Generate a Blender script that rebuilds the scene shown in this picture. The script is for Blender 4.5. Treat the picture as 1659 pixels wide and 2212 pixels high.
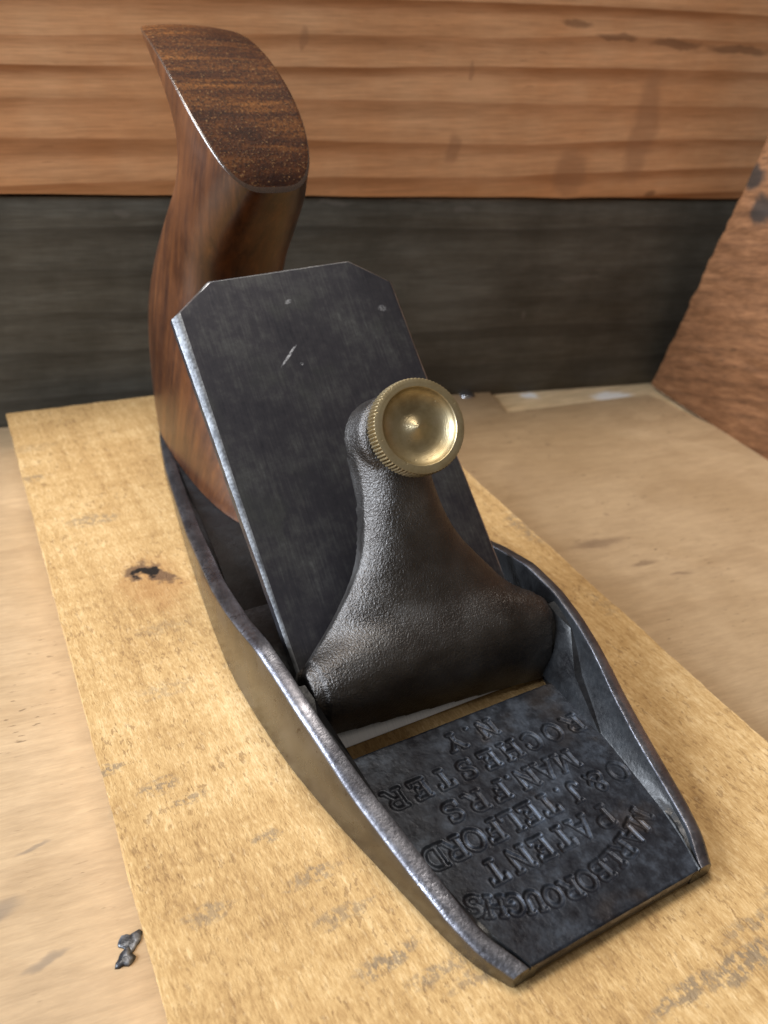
import bpy, bmesh, math
import numpy as np
from mathutils import Matrix, Vector

# ------------------------------------------------------------------ camera, world, lights
S = 0.001                                    # everything below is laid out in millimetres
scene = bpy.context.scene
for o in list(bpy.data.objects):
    bpy.data.objects.remove(o, do_unlink=True)
col = scene.collection

cam_data = bpy.data.cameras.new("camera")
cam = bpy.data.objects.new("camera", cam_data)
col.objects.link(cam)
RC = np.array([[0.86361959, -0.21065986, 0.45802142],
               [-0.498611, -0.49114024, 0.71426069],
               [0.0744867, -0.84522405, -0.52919566]])
CAM = np.array([-96.111, -113.711, 150.0])
m = Matrix.Identity(4)
for r in range(3):
    m[r][0] = RC[r, 0]; m[r][1] = -RC[r, 1]; m[r][2] = -RC[r, 2]; m[r][3] = CAM[r] * S
cam.matrix_world = m
cam_data.sensor_fit = 'VERTICAL'
cam_data.sensor_height = 36.0
cam_data.sensor_width = 27.0
cam_data.lens = 1839.0 / 2212.0 * 36.0
cam_data.clip_start = 0.005
cam_data.clip_end = 20.0
cam_data.dof.use_dof = True
cam_data.dof.focus_distance = 0.188
cam_data.dof.aperture_fstop = 19.0
scene.camera = cam

world = bpy.data.worlds.new("World"); scene.world = world; world.use_nodes = True
bg = world.node_tree.nodes["Background"]
bg.inputs[0].default_value = (1.0, 0.90, 0.79, 1); bg.inputs[1].default_value = 0.17

def area(name, loc, target, sx, sy, power, colour):
    l = bpy.data.lights.new(name, 'AREA'); l.shape = 'RECTANGLE'
    l.size = sx; l.size_y = sy; l.energy = power; l.color = colour
    o = bpy.data.objects.new(name, l); col.objects.link(o)
    o.location = loc
    o.rotation_euler = (Vector(target) - Vector(loc)).to_track_quat('-Z', 'Y').to_euler()
    return o
area("window_light", (-1.38, 0.42, 0.72), (0, 0.03, 0.03), 1.15, 0.75, 74.0, (0.84, 0.91, 1.0))
area("ceiling_light", (-0.05, 0.36, 1.12), (0.0, 0.05, 0), 0.60, 0.30, 12.0, (1.0, 0.91, 0.80))

scene.view_settings.view_transform = 'Standard'
scene.view_settings.look = 'None'
scene.view_settings.exposure = 0.0
scene.view_settings.gamma = 1.0
scene.render.engine = 'CYCLES'

# ------------------------------------------------------------------ node helper
class NT:
    def __init__(s, name):
        s.mat = bpy.data.materials.new(name); s.mat.use_nodes = True
        s.t = s.mat.node_tree; s.n = s.t.nodes
        s.b = s.n["Principled BSDF"]
    def new(s, typ, **kw):
        n = s.n.new(typ)
        for k, v in kw.items(): setattr(n, k, v)
        return n
    def put(s, sock, v):
        if isinstance(v, bpy.types.NodeSocket): s.t.links.new(v, sock)
        elif isinstance(v, (tuple, list)) and len(v) == 3 and sock.type == 'RGBA': sock.default_value = (*v, 1)
        else: sock.default_value = v
    def obj(s): return s.new('ShaderNodeTexCoord').outputs['Object']
    def map(s, v, loc=(0, 0, 0), rot=(0, 0, 0), sc=(1, 1, 1), typ='POINT'):
        n = s.new('ShaderNodeMapping', vector_type=typ); s.put(n.inputs['Vector'], v)
        n.inputs['Location'].default_value = loc; n.inputs['Rotation'].default_value = rot
        n.inputs['Scale'].default_value = sc
        return n.outputs[0]
    def noise(s, v, scale, detail=4, rough=0.55, dist=0.0, col=False):
        n = s.new('ShaderNodeTexNoise'); s.put(n.inputs['Vector'], v)
        n.inputs['Scale'].default_value = scale; n.inputs['Detail'].default_value = detail
        n.inputs['Roughness'].default_value = rough; n.inputs['Distortion'].default_value = dist
        return n.outputs['Color' if col else 'Fac']
    def voro(s, v, scale, feat='F1'):
        n = s.new('ShaderNodeTexVoronoi', feature=feat); s.put(n.inputs['Vector'], v)
        n.inputs['Scale'].default_value = scale
        return n.outputs['Distance']
    def math(s, op, a, b=0.0, c=0.0, clamp=False):
        n = s.new('ShaderNodeMath', operation=op); n.use_clamp = clamp
        for i, v in enumerate((a, b, c)): s.put(n.inputs[i], v)
        return n.outputs[0]
    def ss(s, v, lo, hi, a=0.0, b=1.0):
        n = s.new('ShaderNodeMapRange', interpolation_type='SMOOTHSTEP')
        for i, x in enumerate((v, lo, hi, a, b)): s.put(n.inputs[i], x)
        return n.outputs[0]
    def ramp(s, v, stops):
        n = s.new('ShaderNodeValToRGB'); s.put(n.inputs[0], v)
        e = n.color_ramp.elements
        while len(e) < len(stops): e.new(0.5)
        for i, (p, c) in enumerate(stops):
            e[i].position = p; e[i].color = (*c, 1)
        return n.outputs[0]
    def mix(s, f, a, b, mode='MIX'):
        n = s.new('ShaderNodeMix', data_type='RGBA', blend_type=mode)
        s.put(n.inputs[0], f); s.put(n.inputs[6], a); s.put(n.inputs[7], b)
        return n.outputs[2]
    def sep(s, v):
        n = s.new('ShaderNodeSeparateXYZ'); s.put(n.inputs[0], v); return n.outputs
    def comb(s, x, y, z):
        n = s.new('ShaderNodeCombineXYZ')
        for i, v in enumerate((x, y, z)): s.put(n.inputs[i], v)
        return n.outputs[0]
    def spot(s, v, x, y, rx, ry, z=0.0, rot=0.0, rz=1.0):
        """1 at (x, y) mm, falling to 0 on an ellipse of radii rx, ry mm"""
        mp = s.map(v, (x * S, y * S, z * S), (0, 0, math.radians(rot)), (rx * S, ry * S, rz), 'TEXTURE')
        n = s.new('ShaderNodeTexGradient', gradient_type='SPHERICAL'); s.put(n.inputs[0], mp)
        return n.outputs['Fac']
    def bump(s, h, strength, dist, prev=None):
        n = s.new('ShaderNodeBump'); n.inputs['Strength'].default_value = strength
        n.inputs['Distance'].default_value = dist
        s.put(n.inputs['Height'], h)
        if prev is not None: s.put(n.inputs['Normal'], prev)
        return n.outputs[0]
    def out(s, base=None, rough=None, metal=None, normal=None, spec=None, coat=None):
        if base is not None: s.put(s.b.inputs['Base Color'], base)
        if rough is not None: s.put(s.b.inputs['Roughness'], rough)
        if metal is not None: s.put(s.b.inputs['Metallic'], metal)
        if normal is not None: s.put(s.b.inputs['Normal'], normal)
        if spec is not None: s.put(s.b.inputs['Specular IOR Level'], spec)
        if coat is not None:
            s.put(s.b.inputs['Coat Weight'], coat); s.b.inputs['Coat Roughness'].default_value = 0.25
        return s.mat

# ------------------------------------------------------------------ materials
def mat_board():
    k = NT("rough_sawn_pine"); v = k.obj()
    fib = k.noise(k.map(v, sc=(2200, 620, 900)), 1, 4, 0.6)
    fib2 = k.noise(k.map(v, sc=(900, 240, 400)), 1, 4, 0.65)
    saw = k.noise(k.map(v, sc=(28, 200, 40)), 1, 5, 0.65, 0.6)
    blot = k.noise(v, 22, 5, 0.65)
    longg = k.noise(k.map(v, rot=(0, 0, math.radians(3.6)), sc=(260, 9, 60)), 1, 4, 0.6, 0.3)
    t = k.math('ADD', k.math('MULTIPLY', fib, 0.22), k.math('MULTIPLY', fib2, 0.22))
    t = k.math('ADD', t, k.math('MULTIPLY', saw, 0.14))
    t = k.math('ADD', t, k.math('ADD', k.math('MULTIPLY', blot, 0.28), k.math('MULTIPLY', longg, 0.20)))
    c = k.ramp(t, [(0.42, (0.24, 0.138, 0.055)), (0.49, (0.37, 0.228, 0.092)), (0.55, (0.455, 0.295, 0.128)), (0.64, (0.60, 0.43, 0.225))])
    # pitted dark flecks, in drifts
    fl = k.ss(k.noise(k.map(v, sc=(620, 300, 400)), 1, 3, 0.7), 0.565, 0.62)
    flm = k.ss(k.noise(k.map(v, sc=(30, 60, 30)), 1, 4, 0.6), 0.40, 0.60)
    c = k.mix(k.math('MULTIPLY', k.math('MULTIPLY', fl, flm), 0.6), c, (0.20, 0.115, 0.048))
    ltf = k.ss(k.noise(k.map(v, loc=(.3, .1, 0), sc=(1100, 330, 500)), 1, 2, 0.6), 0.60, 0.66)
    c = k.mix(k.math('MULTIPLY', ltf, 0.20), c, (0.68, 0.51, 0.29))
    # grey handling stains, broken up along the saw marks
    dv = k.new('ShaderNodeVectorMath', operation='ADD')
    nz = k.noise(k.map(v, sc=(160, 420, 200)), 1, 4, 0.7, 0, True)
    off = k.new('ShaderNodeVectorMath', operation='MULTIPLY_ADD'); k.put(off.inputs[0], nz)
    off.inputs[1].default_value = (0.014, 0.006, 0); off.inputs[2].default_value = (-0.007, -0.003, 0)
    k.put(dv.inputs[0], v); k.put(dv.inputs[1], off.outputs[0]); w = dv.outputs[0]
    acc = None
    for (x, y, rx, ry, a) in [(-66, 154, 9, 3, .7), (-53, 121, 10, 4.5, .75), (-74, 21, 4.5, 2, .95), (-66.4, 12, 6.5, 2.2, .9), (-62, 6, 6, 2.2, .85),
                              (-51, -10, 5, 2.0, .8), (-67.5, -21, 6, 3, .7), (-46, -22, 8, 2.4, .8), (-42, -44, 9, 2.5, 1), (-34, -50, 10, 2.4, .8),
                              (-45, -32, 9, 2.2, .7), (-28, -54, 9, 2.2, .7), (3, -74, 13, 2.5, 1), (17, -75, 14, 3.5, 1), (25, -70, 12, 2, .7), (40, -68, 13, 3, .7),
                              (-56, 40, 9, 4, .45), (-50, 62, 10, 4, .4), (72, 62, 5, 14, .8), (68, 20, 4, 10, .4), (-62, 176, 14, 4, .35)]:
        g = k.math('MULTIPLY', k.ss(k.spot(w, x, y, rx, ry), 0.05, 0.6), a)
        acc = g if acc is None else k.math('MAXIMUM', acc, g)
    acc = k.math('MULTIPLY', acc, k.ss(k.noise(k.map(v, sc=(700, 500, 300)), 1, 3, 0.7), 0.42, 0.54))
    c = k.mix(k.math('MULTIPLY', acc, 0.75), c, (0.165, 0.125, 0.085))
    # knot
    kw = k.new('ShaderNodeVectorMath', operation='MULTIPLY_ADD'); k.put(kw.inputs[0], k.noise(v, 170, 3, 0.6, 0, True))
    kw.inputs[1].default_value = (0.014, 0.018, 0); k.put(kw.inputs[2], k.map(v, (-0.007, -0.009, 0)))
    halo = k.ss(k.spot(kw.outputs[0], -46, 82, 14, 20), 0.0, 0.8)
    c = k.mix(k.math('MULTIPLY', halo, 0.55), c, (0.30, 0.145, 0.05))
    core = k.ss(k.spot(kw.outputs[0], -48, 89.5, 6.6, 6.4, rot=-28), 0.12, 0.5)
    core2 = k.ss(k.spot(kw.outputs[0], -42.6, 84.5, 6.2, 5.0, rot=-40), 0.1, 0.5)
    core = k.math('MAXIMUM', core, core2)
    c = k.mix(k.math('MULTIPLY', core, 0.8), c, (0.085, 0.046, 0.028))
    crack = k.ss(k.spot(kw.outputs[0], -46.0, 87.6, 5.6, 3.4, rot=-35), 0.1, 0.35)
    c = k.mix(crack, c, (0.008, 0.005, 0.003))
    h = k.math('ADD', k.math('MULTIPLY', fib, 0.55), k.math('MULTIPLY', fib2, 0.7))
    h = k.math('ADD', h, k.math('MULTIPLY', saw, 0.5))
    h = k.math('SUBTRACT', h, k.math('MULTIPLY', fl, 0.25))
    nrm = k.bump(h, 0.38, 0.0005)
    return k.out(c, 0.72, 0, nrm, 0.25)

def grain_wood(name, dark, mid, light, axis_rot, ring, wob, stretch, rough, bump, spec=0.3, extra=None, band_contrast=1.0, fine_amt=0.5, fib=70, fleck=0.5):
    """Long-grained timber: growth bands across local Z/Y, fibres along local X."""
    k = NT(name); v = k.map(k.obj(), rot=axis_rot)
    x, y, z = k.sep(v)
    lo = k.noise(k.map(v, sc=(stretch * 0.5, 14, 14)), 1, 2, 0.5)
    hi = k.noise(k.map(v, sc=(stretch * 4, 70, 70)), 1, 3, 0.5)
    p = k.math('ADD', k.math('MULTIPLY', z, ring), k.math('ADD', k.math('MULTIPLY', lo, wob), k.math('MULTIPLY', hi, wob * 0.10)))
    p = k.math('ADD', p, k.math('MULTIPLY', y, ring * 0.35))
    fr = k.math('FRACT', p)
    late = k.math('MULTIPLY', k.ss(fr, 0.42, 0.90), k.ss(fr, 1.0, 0.94))
    amp = k.ss(k.noise(k.comb(0.0, 0.0, k.math('MULTIPLY', k.math('FLOOR', p), 7.31)), 1.7, 1), 0.3, 0.7, 0.30, 1.0)
    amp = k.math('MULTIPLY', amp, k.ss(k.noise(k.map(v, sc=(stretch * 3, 40, 40)), 1, 3), 0.25, 0.65, 0.35, 1.0))
    late = k.math('MULTIPLY', late, k.math('MULTIPLY', amp, band_contrast))
    fine = k.noise(k.map(v, sc=(fib, 1500, 1500)), 1, 4, 0.7)
    mid_n = k.noise(k.map(v, sc=(fib * 0.4, 330, 330)), 1, 4, 0.65)
    blot = k.noise(v, 17, 5, 0.65)
    c = k.mix(k.ss(blot, 0.32, 0.68), mid, light)
    c = k.mix(late, c, dark)
    c = k.mix(fine_amt, c, k.ramp(fine, [(0.3, (0.55, 0.52, 0.48)), (0.65, (1.3, 1.3, 1.3))]), 'MULTIPLY')
    c = k.mix(fine_amt, c, k.ramp(mid_n, [(0.32, (0.62, 0.58, 0.54)), (0.62, (1.2, 1.2, 1.2))]), 'MULTIPLY')
    fk = k.math('MULTIPLY', k.ss(k.noise(k.map(v, sc=(fib * 1.2, 800, 800)), 1, 2, 0.6), 0.64, 0.72), k.ss(k.noise(v, 30, 3), 0.45, 0.65))
    c = k.mix(k.math('MULTIPLY', fk, fleck), c, k.mix(0.6, dark, (0.03, 0.018, 0.011)))
    if extra: c = extra(k, v, c)
    h = k.math('ADD', k.math('MULTIPLY', fine, 0.6), k.math('MULTIPLY', late, 0.4))
    return k.out(c, k.ss(blot, 0.2, 0.8, rough - 0.06, rough + 0.08), 0, k.bump(h, bump, 0.0006), spec)

def spots(lst, colour, amt, wob=0.006, fr=90):
    def f(k, v, c):
        kw = k.new('ShaderNodeVectorMath', operation='MULTIPLY_ADD'); k.put(kw.inputs[0], k.noise(k.obj(), fr, 3, 0.6, 0, True))
        kw.inputs[1].default_value = (wob, wob, wob); k.put(kw.inputs[2], k.map(k.obj(), (-wob / 2, -wob / 2, -wob / 2)))
        acc = None
        for (x, y, z, rx, ry, rz, rot) in lst:
            mp = k.map(kw.outputs[0], (x * S, y * S, z * S), (0, 0, math.radians(rot)), (rx * S, ry * S, rz * S), 'TEXTURE')
            n = k.new('ShaderNodeTexGradient', gradient_type='SPHERICAL'); k.put(n.inputs[0], mp)
            g = k.ss(n.outputs['Fac'], 0.05, 0.5)
            acc = g if acc is None else k.math('MAXIMUM', acc, g)
        return k.mix(k.math('MULTIPLY', acc, amt), c, colour)
    return f

def chain(*fs):
    def f(k, v, c):
        for g in fs: c = g(k, v, c)
        return c
    return f

def mat_black_iron():
    k = NT("blackened_cast_iron"); v = k.obj()
    n1 = k.noise(v, 95, 5, 0.6); n2 = k.noise(v, 420, 4, 0.65)
    t = k.math('ADD', k.math('MULTIPLY', n1, 0.6), k.math('MULTIPLY', n2, 0.4))
    c = k.ramp(t, [(0.36, (0.008, 0.008, 0.011)), (0.52, (0.019, 0.022, 0.029)), (0.66, (0.046, 0.056, 0.074))])
    c = k.mix(k.ss(k.noise(v, 60, 3), 0.60, 0.74, 0, 0.5), c, (0.040, 0.031, 0.026))
    r = k.ss(n2, 0.3, 0.7, 0.34, 0.52)
    h = k.math('ADD', k.math('MULTIPLY', n2, 0.7), k.math('MULTIPLY', k.noise(v, 1400, 3), 0.5))
    return k.out(c, r, 0.55, k.bump(h, 0.25, 0.0004), 0.35)

def mat_japan():
    k = NT("black_japanning"); v = k.obj()
    n1 = k.noise(v, 120, 4, 0.6); n2 = k.noise(v, 700, 3, 0.6)
    c = k.ramp(n1, [(0.35, (0.006, 0.006, 0.007)), (0.65, (0.018, 0.020, 0.023))])
    return k.out(c, k.ss(n2, 0.3, 0.7, 0.30, 0.46), 0.0, k.bump(k.math('ADD', n2, n1), 0.3, 0.0004), 0.32)

def mat_cap_iron():
    k = NT("pebbled_cast_iron"); v = k.obj()
    n1 = k.noise(v, 70, 4, 0.6); n2 = k.noise(v, 2300, 2, 0.6); n3 = k.noise(k.map(v, sc=(1900, 1100, 1100)), 1, 3, 0.6, 0.6)
    c = k.ramp(n1, [(0.34, (0.065, 0.060, 0.057)), (0.60, (0.115, 0.111, 0.109)), (0.75, (0.17, 0.17, 0.172))])
    r = k.ss(n1, 0.3, 0.7, 0.38, 0.50)
    h = k.math('ADD', k.math('MULTIPLY', n2, 0.55), k.math('MULTIPLY', n3, 0.6))
    return k.out(c, r, 1.0, k.bump(h, 0.7, 0.0006), 0.5)

def mat_worn_iron():
    k = NT("worn_cast_iron"); v = k.obj()
    n1 = k.noise(v, 140, 4, 0.6); n2 = k.noise(v, 1300, 3, 0.6)
    c = k.ramp(n1, [(0.35, (0.12, 0.12, 0.14)), (0.65, (0.26, 0.265, 0.30))])
    h = k.math('ADD', n2, k.math('MULTIPLY', n1, 0.25))
    lowf = k.noise(v, 38, 4, 0.65)
    c = k.mix(k.ss(lowf, 0.40, 0.62), k.mix(0.55, c, (0.05, 0.047, 0.05)), c)
    return k.out(c, k.math('ADD', k.ss(n2, 0.3, 0.7, 0.0, 0.14), k.ss(lowf, 0.35, 0.65, 0.36, 0.22)), 0.95, k.bump(h, 0.28, 0.0003), 0.5)

def mat_polished():
    k = NT("polished_steel_side"); v = k.obj()
    n1 = k.noise(v, 60, 4, 0.6); n2 = k.noise(k.map(v, sc=(60, 60, 1600)), 1, 3)
    pit = k.ss(k.noise(v, 650, 2), 0.68, 0.74)
    c = k.ramp(n1, [(0.3, (0.12, 0.12, 0.12)), (0.7, (0.20, 0.20, 0.20))])
    c = k.mix(k.math('MULTIPLY', pit, 0.7), c, (0.07, 0.05, 0.04))
    return k.out(c, k.ss(n1, 0.3, 0.7, 0.20, 0.32), 1.0, k.bump(n2, 0.05, 0.0002), 0.5)

def mat_blade():
    k = NT("patinated_blade_steel"); v = k.obj()
    n1 = k.noise(v, 55, 5, 0.62); n2 = k.noise(v, 330, 5, 0.7); st = k.noise(k.map(v, sc=(1500, 90, 90)), 1, 4, 0.65)
    t = k.math('ADD', k.math('MULTIPLY', n1, 0.45), k.math('ADD', k.math('MULTIPLY', n2, 0.3), k.math('MULTIPLY', st, 0.25)))
    c = k.ramp(t, [(0.38, (0.024, 0.024, 0.031)), (0.49, (0.045, 0.044, 0.052)), (0.57, (0.082, 0.083, 0.088)), (0.68, (0.18, 0.19, 0.19))])
    c = k.mix(k.ss(k.noise(v, 42, 3), 0.52, 0.7, 0, 0.5), c, (0.055, 0.062, 0.056))
    # a scratch and small nicks near the head of the blade (blade-local mm)
    dv = k.math('ABSOLUTE', 0.0)
    sc = None
    for (x, y, rx, ry, rot, a) in [(-8.0, 97.5, 4.6, 0.42, 42, .9), (-6.3, 99.2, 2.5, 0.35, 40, .9), (-3.0, 113.0, 1.4, .7, 20, .6), (24, 108, 1.6, 1.3, 0, .35), (-5, 95, .7, .5, 0, .7)]:
        g = k.math('MULTIPLY', k.ss(k.spot(v, x, y, rx, ry, rot=rot), 0.05, 0.5), a)
        sc = g if sc is None else k.math('MAXIMUM', sc, g)
    sc = k.math('MULTIPLY', sc, k.ss(k.noise(v, 1500, 2), 0.35, 0.6))
    c = k.mix(sc, c, (0.55, 0.57, 0.62))
    r = k.ss(t, 0.4, 0.65, 0.52, 0.36)
    h = k.math('ADD', k.math('MULTIPLY', n2, 0.5), k.math('MULTIPLY', st, 0.5))
    return k.out(c, r, 0.75, k.bump(h, 0.18, 0.0003), 0.5)

def mat_bevel():
    k = NT("rubbed_steel_edge"); v = k.obj()
    n = k.noise(v, 1600, 3); n1 = k.noise(v, 120, 3)
    return k.out(k.ramp(n1, [(0.35, (0.20, 0.21, 0.23)), (0.65, (0.40, 0.42, 0.45))]), k.ss(n, 0.3, 0.7, 0.30, 0.42), 1.0, k.bump(n, 0.12, 0.0002), 0.5)

def mat_bright():
    k = NT("bright_ground_steel"); v = k.obj()
    st = k.noise(k.map(v, sc=(2500, 60, 60)), 1, 3, 0.6)
    return k.out(k.ramp(st, [(0.3, (0.66, 0.68, 0.71)), (0.7, (0.85, 0.86, 0.88))]), k.ss(st, 0.3, 0.7, 0.36, 0.5), 0.5, k.bump(st, 0.15, 0.0002), 0.5)

def mat_brass():
    k = NT("aged_brass"); v = k.obj()
    x, y, z = k.sep(v)
    r = k.math('SQRT', k.math('ADD', k.math('MULTIPLY', x, x), k.math('MULTIPLY', y, y)))
    ring = k.noise(k.comb(k.math('MULTIPLY', r, 1.0), 0.0, 0.0), 3800, 3, 0.7)
    n1 = k.noise(v, 190, 4, 0.6)
    c = k.ramp(n1, [(0.30, (0.33, 0.26, 0.145)), (0.5, (0.46, 0.38, 0.23)), (0.70, (0.55, 0.47, 0.31))])
    pit = k.ss(k.noise(v, 900, 2), 0.66, 0.74)
    pm = k.ss(k.noise(v, 160, 2), 0.48, 0.62)
    c = k.mix(k.math('MULTIPLY', k.math('MULTIPLY', pit, pm), 0.7), c, (0.09, 0.065, 0.03))
    h = k.math('SUBTRACT', ring, k.math('MULTIPLY', pit, 0.8))
    return k.out(c, k.ss(n1, 0.3, 0.7, 0.50, 0.40), 1.0, k.bump(h, 0.35, 0.00025), 0.5)

def mat_tote(end):
    k = NT("handle_end_grain" if end else "oiled_handle_wood"); v = k.obj()
    x, y, z = k.sep(v)
    n1 = k.noise(v, 34, 4, 0.6); n2 = k.noise(k.map(v, sc=(1500, 1500, 300)), 1, 3, 0.7)
    if end:
        b = k.noise(k.map(v, sc=(22, 210, 60)), 1, 5, 0.66, 0.5)
        pores = k.noise(v, 1500, 2, 0.6)
        sp = k.noise(v, 1150, 3, 0.7)
        t = k.math('ADD', k.math('MULTIPLY', b, 0.72), k.math('MULTIPLY', n1, 0.28))
        c = k.ramp(t, [(0.38, (0.018, 0.006, 0.004)), (0.49, (0.058, 0.019, 0.007)), (0.57, (0.115, 0.041, 0.011)), (0.68, (0.22, 0.085, 0.022))])
        c = k.mix(k.ss(sp, 0.46, 0.60, 0, 0.75), c, (0.016, 0.007, 0.005))
        c = k.mix(k.ss(pores, 0.60, 0.70, 0, 0.45), c, (0.36, 0.20, 0.08))
        h = k.math('ADD', k.math('MULTIPLY', sp, 0.6), k.math('MULTIPLY', pores, 0.5))
        return k.out(c, k.ss(n1, 0.3, 0.7, 0.46, 0.60), 0, k.bump(h, 0.4, 0.0005), 0.12, 0.0)
    vr = k.map(v, rot=(math.radians(-14), 0, 0))
    g1 = k.noise(k.map(vr, sc=(300, 260, 20)), 1, 4, 0.65, 0.3)
    fl = k.noise(k.map(vr, sc=(900, 1100, 210)), 1, 3, 0.7)
    t = k.math('ADD', k.math('MULTIPLY', g1, 0.6), k.math('MULTIPLY', n1, 0.4))
    c = k.ramp(t, [(0.36, (0.020, 0.006, 0.003)), (0.47, (0.046, 0.015, 0.005)), (0.57, (0.083, 0.028, 0.008)), (0.70, (0.15, 0.056, 0.015))])
    c = k.mix(k.ss(fl, 0.52, 0.68, 0, 0.55), c, (0.085, 0.032, 0.011))
    h = k.math('ADD', k.math('MULTIPLY', fl, 0.5), k.math('MULTIPLY', n2, 0.3))
    return k.out(c, k.ss(n1, 0.3, 0.7, 0.30, 0.42), 0, k.bump(h, 0.12, 0.0004), 0.5, 0.2)

def mat_arris():
    k = NT("burnished_handle_edge"); v = k.obj(); n = k.noise(v, 700, 3)
    return k.out((0.045, 0.022, 0.012), k.ss(n, 0.3, 0.7, 0.15, 0.30), 0, k.bump(n, 0.4, 0.0004), 1.0, 1.0)
M = {}
M['arris'] = mat_arris()
M['board'] = mat_board()
M['black'] = mat_black_iron(); M['japan'] = mat_japan(); M['cap'] = mat_cap_iron(); M['worn'] = mat_worn_iron(); M['side'] = mat_polished()
M['blade'] = mat_blade(); M['bright'] = mat_bright(); M['bevel'] = mat_bevel(); M['brass'] = mat_brass()
M['tote'] = mat_tote(False); M['tote_end'] = mat_tote(True)
WALL = math.radians(-11.628)
M['sheet'] = grain_wood("beige_plywood", (0.27, 0.178, 0.098), (0.355, 0.248, 0.142), (0.43, 0.312, 0.190), (0, 0, math.radians(8)), 90, 5, 12, 0.55, 0.25, 0.3,
    chain(spots([(121, 34, 0, 7, 1.6, 30, -14), (114, 44, 0, 9, 2.2, 30, -8), (124, 74, 0, 2.5, 1.5, 30, 0), (140, 129, 0, 2.5, 1.8, 30, 0), (60, 56, 0, 3, 2, 30, 0), (95, 120, 0, 1.6, 1.2, 30, 0), (108, 60, 0, 20, 4, 30, -8)], (0.15, 0.095, 0.06), 0.6),
          spots([(-104, 8, 0, 11, 3.5, 30, 12), (-95, -6, 0, 7, 1.5, 30, 10), (-92, 20, 0, 6, 1.2, 30, 8)], (0.10, 0.085, 0.075), 0.5)), 0.40, 0.24, 170, 0.9)
M['bench'] = grain_wood("pale_bench_wood", (0.52, 0.36, 0.19), (0.62, 0.46, 0.27), (0.70, 0.55, 0.35), (0, 0, 0), 160, 4, 8, 0.6, 0.3, 0.3,
    spots([(208, 160, -16, 15, 7, 60, -10), (168, 176, -16, 6, 5, 60, 0), (222, 120, -16, 6, 4, 60, 30)], (0.85, 0.85, 0.85), 0.9, 0.008, 140), 0.5)
M['fir'] = grain_wood("orange_fir", (0.33, 0.135, 0.050), (0.62, 0.315, 0.150), (0.70, 0.405, 0.220), (0, math.radians(2.5), 0), 85, 2.6, 3.0, 0.5, 0.08, 0.3,
    chain(spots([(121.6, 0, 129.5, 2.0, 60, 5, 0), (190, 0, 123, 1.6, 60, 4, 0), (185.7, 0, 93.5, 5, 60, 7, 0), (240, 0, 86, 11, 60, 13, 0), (272, 0, 105, 9, 60, 28, 0)], (0.30, 0.15, 0.08), 0.45, 0.012, 60),
          spots([(231, 0, 141.3, 9, 60, 1.8, 0), (250, 0, 137.5, 12, 60, 1.8, 0), (279, 0, 136.2, 16, 60, 2.4, 0), (310, 0, 135.8, 20, 60, 2.2, 0), (282.6, 0, 77, 4, 60, 2.2, 0)], (0.08, 0.04, 0.025), 0.5, 0.006, 80)), 1.2, 0.36, 60, 0.35)
M['dark'] = grain_wood("weathered_dark_timber", (0.026, 0.024, 0.019), (0.060, 0.058, 0.048), (0.115, 0.112, 0.096), (0, 0, 0), 60, 2.0, 3.0, 0.55, 0.3, 0.35,
    spots([(55, 0, 69, 4, 60, 2.0, 0), (136, 0, 72.6, 10, 60, 1.4, 0), (193, 0, 70.5, 6, 60, 2, 0), (230, 0, 23, 1.5, 60, 2.5, 0), (102, 0, 36, 14, 60, 1.2, 0), (255, 0, 40, 16, 60, 1.2, 0), (150, 0, 20, 1.2, 60, 3, 0), (95, 0, 60, 20, 60, 1, 0), (190, 0, 74, 40, 60, 1.2, 0)], (0.13, 0.12, 0.105), 0.55, 0.006, 120), 0.7)
M['plank'] = grain_wood("brown_rough_plank", (0.055, 0.024, 0.011), (0.155, 0.070, 0.031), (0.225, 0.108, 0.050), (math.radians(18), 0, math.pi / 2), 150, 2.0, 10, 0.6, 0.35, 0.25,
    spots([(0, -24, 92, 30, 14, 8, 0), (0, -10, 78, 30, 8, 4, 0), (0, -38, 80, 30, 8, 9, 0)], (0.025, 0.021, 0.018), 0.9, 0.010, 120), 0.45, 0.8, 160, 0.9)
def mat_dark_chip():
    k = NT("dark_shiny_chip"); v = k.obj(); n = k.noise(v, 500, 3)
    return k.out(k.ramp(n, [(0.4, (0.015, 0.017, 0.022)), (0.65, (0.16, 0.17, 0.19))]), 0.35, 0.3, k.bump(n, 0.5, 0.0006), 0.5)
M['chip'] = mat_dark_chip()
def mat_zinc():
    k = NT("zinc_screw"); n = k.noise(k.obj(), 600, 3)
    return k.out(k.ramp(n, [(0.3, (0.35, 0.37, 0.40)), (0.7, (0.6, 0.62, 0.66))]), 0.35, 1.0)
M['zinc'] = mat_zinc()

# ------------------------------------------------------------------ mesh helpers
def mesh(name, verts, faces, mats, parent=None, fmat=None, smooth=True, mw=None, sharp=None):
    me = bpy.data.meshes.new(name)
    me.from_pydata([tuple(np.asarray(v, float) * S) for v in verts], [], faces)
    for mt in (mats if isinstance(mats, (list, tuple)) else [mats]): me.materials.append(mt)
    if fmat is not None: me.polygons.foreach_set('material_index', np.asarray(fmat, np.int32))
    bm = bmesh.new(); bm.from_mesh(me); bmesh.ops.recalc_face_normals(bm, faces=bm.faces); bm.to_mesh(me); bm.free()
    if smooth: me.polygons.foreach_set('use_smooth', [True] * len(me.polygons))
    me.update()
    if sharp is not None: me.set_sharp_from_angle(angle=math.radians(sharp))
    o = bpy.data.objects.new(name, me); col.objects.link(o)
    if parent is not None: o.parent = parent
    if mw is not None: o.matrix_local = mw
    return o

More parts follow.
